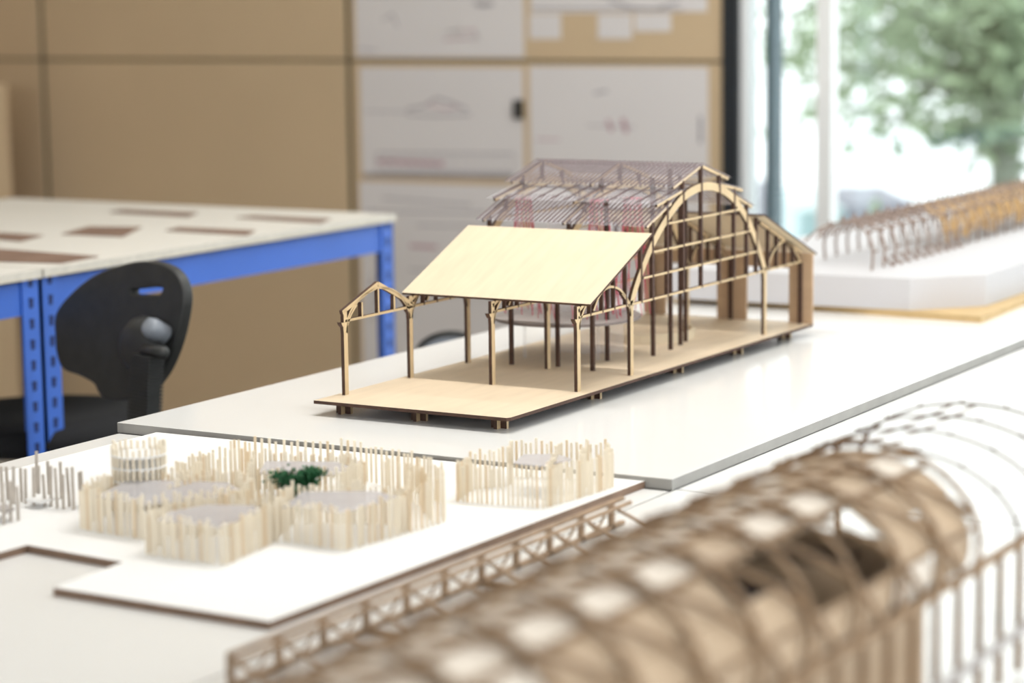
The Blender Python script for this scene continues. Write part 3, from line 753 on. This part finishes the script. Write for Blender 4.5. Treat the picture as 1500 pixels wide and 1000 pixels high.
# second chair: only the top of its rounded back peeks over the table edge
ct = atd(660, 486, 4.65); ch2 = empty('desk_chair', (ct.x, ct.y, 0)); tag(ch2, 'grey and black round-backed chair, only its top showing behind the table edge', 'chair')
bn = Vector((F_.x, F_.y, 0)).normalized(); br = Vector((R_.x, R_.y, 0)).normalized()
def arcpoly(w_, h_, z0):
    return [Vector((ct.x, ct.y, 0)) + br * (w_ * math.cos(a)) + Vector((0, 0, z0 + h_ * math.sin(a))) for a in [PI * k / 24 for k in range(25)]]
MB().prism(arcpoly(.075, .055, ct.z - .055) + [Vector((ct.x, ct.y, .5)) - br * .05, Vector((ct.x, ct.y, .5)) + br * .05], bn * .03).build('backrest', 'black', ch2, bevel=.004)
MB().band([p - bn * .004 for p in arcpoly(.064, .045, ct.z - .055)], [p - bn * .004 for p in arcpoly(.052, .034, ct.z - .055)], bn * .006).build('back_trim', 'greyplastic', ch2)
sc2 = Vector((ct.x, ct.y, 0)) + bn * .22
MB().lathe([(.17, .44), (.2, .45), (.2, .47), (.17, .49), (.02, .49)], sc2, 32).build('seat', 'fabric', ch2, smooth=True)
MB().bar(Vector((ct.x, ct.y, .5)) + bn * .015, Vector((ct.x, ct.y, .44)) + bn * .02, .05, .012, side=br).bar(Vector((ct.x, ct.y, .436)) + bn * .01, sc2 + Vector((0, 0, .436)), .05, .012, side=(0, 0, 1)).build('back_arm', 'black', ch2)
MB().lathe([(.025, .1), (.025, .44)], sc2, 16).build('gas_column', 'black', ch2)
for k in range(5):
    a = 2 * PI * k / 5; e = sc2 + Vector((.24 * math.cos(a), .24 * math.sin(a), .07))
    MB().bar(sc2 + Vector((0, 0, .12)), e, .04, .02).build('base_arm', 'black', ch2)
    MB().lathe([(.025, -.012), (.025, .012)], e - Vector((0, 0, .045)), 14, axis=(math.sin(a), -math.cos(a), 0)).build('caster', 'black', ch2)

# ================================================================== DRAWINGS PINNED TO THE WALL
def W_(x, y, o=0): p = onx(x, y, WX - o); return p
def poster(x0, y0, x1, y1, label, lines, yb=None):
    a = W_(x0, y0); b = W_(x1, y1); z1 = a.z; z0 = b.z
    P = [Vector((WX - .0005, a.y, z0)), Vector((WX - .0005, b.y, z0)), Vector((WX - .0005, b.y, z1)), Vector((WX - .0005, a.y, z1))]
    root = MB().prism(P, (-.0012, 0, 0)).build('drawing_sheet', 'paper'); tag(root, label, 'drawing', 'drawings on the back wall')
    for pts, wd, ink in lines:
        m_ = MB(); Q = [W_(x, y, .002) for x, y in pts]
        if len(Q) == 2: m_.bar(Q[0], Q[1], .0006, wd, side=(1, 0, 0))
        else:
            for q0, q1 in zip(Q[:-1], Q[1:]): m_.bar(q0, q1, .0006, wd, side=(1, 0, 0))
        kid(root, m_, 'ink_drawing', ink)
    return root
def hatch(x0, y0, x1, y1, n, w=.003, ink='ink'):
    L = []
    for k in range(n + 1):
        x = x0 + (x1 - x0) * k / n; L.append(([(x, y0), (x, y1)], w, ink))
    L.append(([(x0, y0), (x1, y0 + 1)], w * 1.3, ink)); L.append(([(x0, y1), (x1, y1 + 1)], w * 1.6, ink))
    return L
poster(519, -60, 768, 84, 'drawing sheet at the top left of the pinned group', [([(695, 4), (705, 8), (722, 6)], .012, 'ink'), ([(560, 30), (575, 20), (582, 40)], .004, 'ink'), ([(650, 48), (700, 52)], .02, 'paper'), ([(655, 46), (695, 44), (700, 56), (650, 58)], .004, 'inkp'), ([(525, 72), (552, 74)], .004, 'ink')])
poster(777, -60, 1036, 17, 'wide drawing sheet at the top right of the pinned group', [([(890, 0), (925, 12), (960, 14), (995, 2)], .006, 'ink'), ([(780, 13), (1000, 14)], .005, 'ink')])
for x0, y0, x1, y1, lb in ((776, 21, 822, 57, 'small white note left under the top right drawing'), (876, 21, 926, 57, 'small white note in the middle under the top right drawing'), (930, 20, 983, 46, 'small white note right under the top right drawing')):
    a = W_(x0, y0); b = W_(x1, y1)
    o = MB().prism([Vector((WX - .0005, a.y, b.z)), Vector((WX - .0005, b.y, b.z)), Vector((WX - .0005, b.y, a.z)), Vector((WX - .0005, a.y, a.z))], (-.001, 0, 0)).build('paper_note', 'paper'); tag(o, lb, 'note', 'paper notes on the back wall')
arch_sk = [([(596, 160), (620, 156), (640, 144), (660, 150), (684, 160)], .006, 'ink'), ([(596, 168), (640, 170), (690, 168)], .005, 'ink'), ([(622, 152), (650, 160), (672, 156)], .004, 'inkp'), ([(535, 163), (600, 164)], .003, 'ink')]
poster(527, 98, 768, 262, 'drawing sheet in the middle left of the group, with an arch sketch and long section', arch_sk + hatch(552, 224, 752, 252, 14) + [([(533, 256), (752, 259)], .011, 'ink'), ([(552, 236), (650, 240)], .012, 'inkp')])
poster(527, 265, 768, 560, 'drawing sheet low on the left, above the blue bench end', [([(560, 290), (690, 300)], .004, 'ink'), ([(535, 309), (760, 312)], .004, 'ink'), ([(610, 330), (740, 332)], .004, 'ink'), ([(600, 360), (640, 362)], .01, 'inkp'), ([(545, 400), (545, 470)], .004, 'ink'), ([(600, 395), (700, 398)], .004, 'ink')])
poster(776, 97, 1038, 262, 'drawing sheet in the middle right of the group, with two pink marks', [([(890, 176), (896, 192)], .012, 'inkp'), ([(912, 174), (918, 194)], .014, 'inkp'), ([(870, 137), (890, 133)], .006, 'ink'), ([(860, 184), (930, 186)], .003, 'ink'), ([(785, 204), (820, 205)], .004, 'inkp'), ([(1026, 170), (1026, 210)], .009, 'ink')])
poster(776, 265, 1038, 560, 'drawing sheet low on the right behind the louvred roof', [([(800, 300), (900, 304)], .004, 'ink')])
a = W_(754, 146); b = W_(768, 174)
o = MB().prism([Vector((WX - .002, a.y, b.z)), Vector((WX - .002, b.y, b.z)), Vector((WX - .002, b.y, a.z)), Vector((WX - .002, a.y, a.z))], (-.012, 0, 0)).build('wall_clip', 'black', bevel=.002); tag(o, 'small black clip between the middle drawing sheets', 'clip')
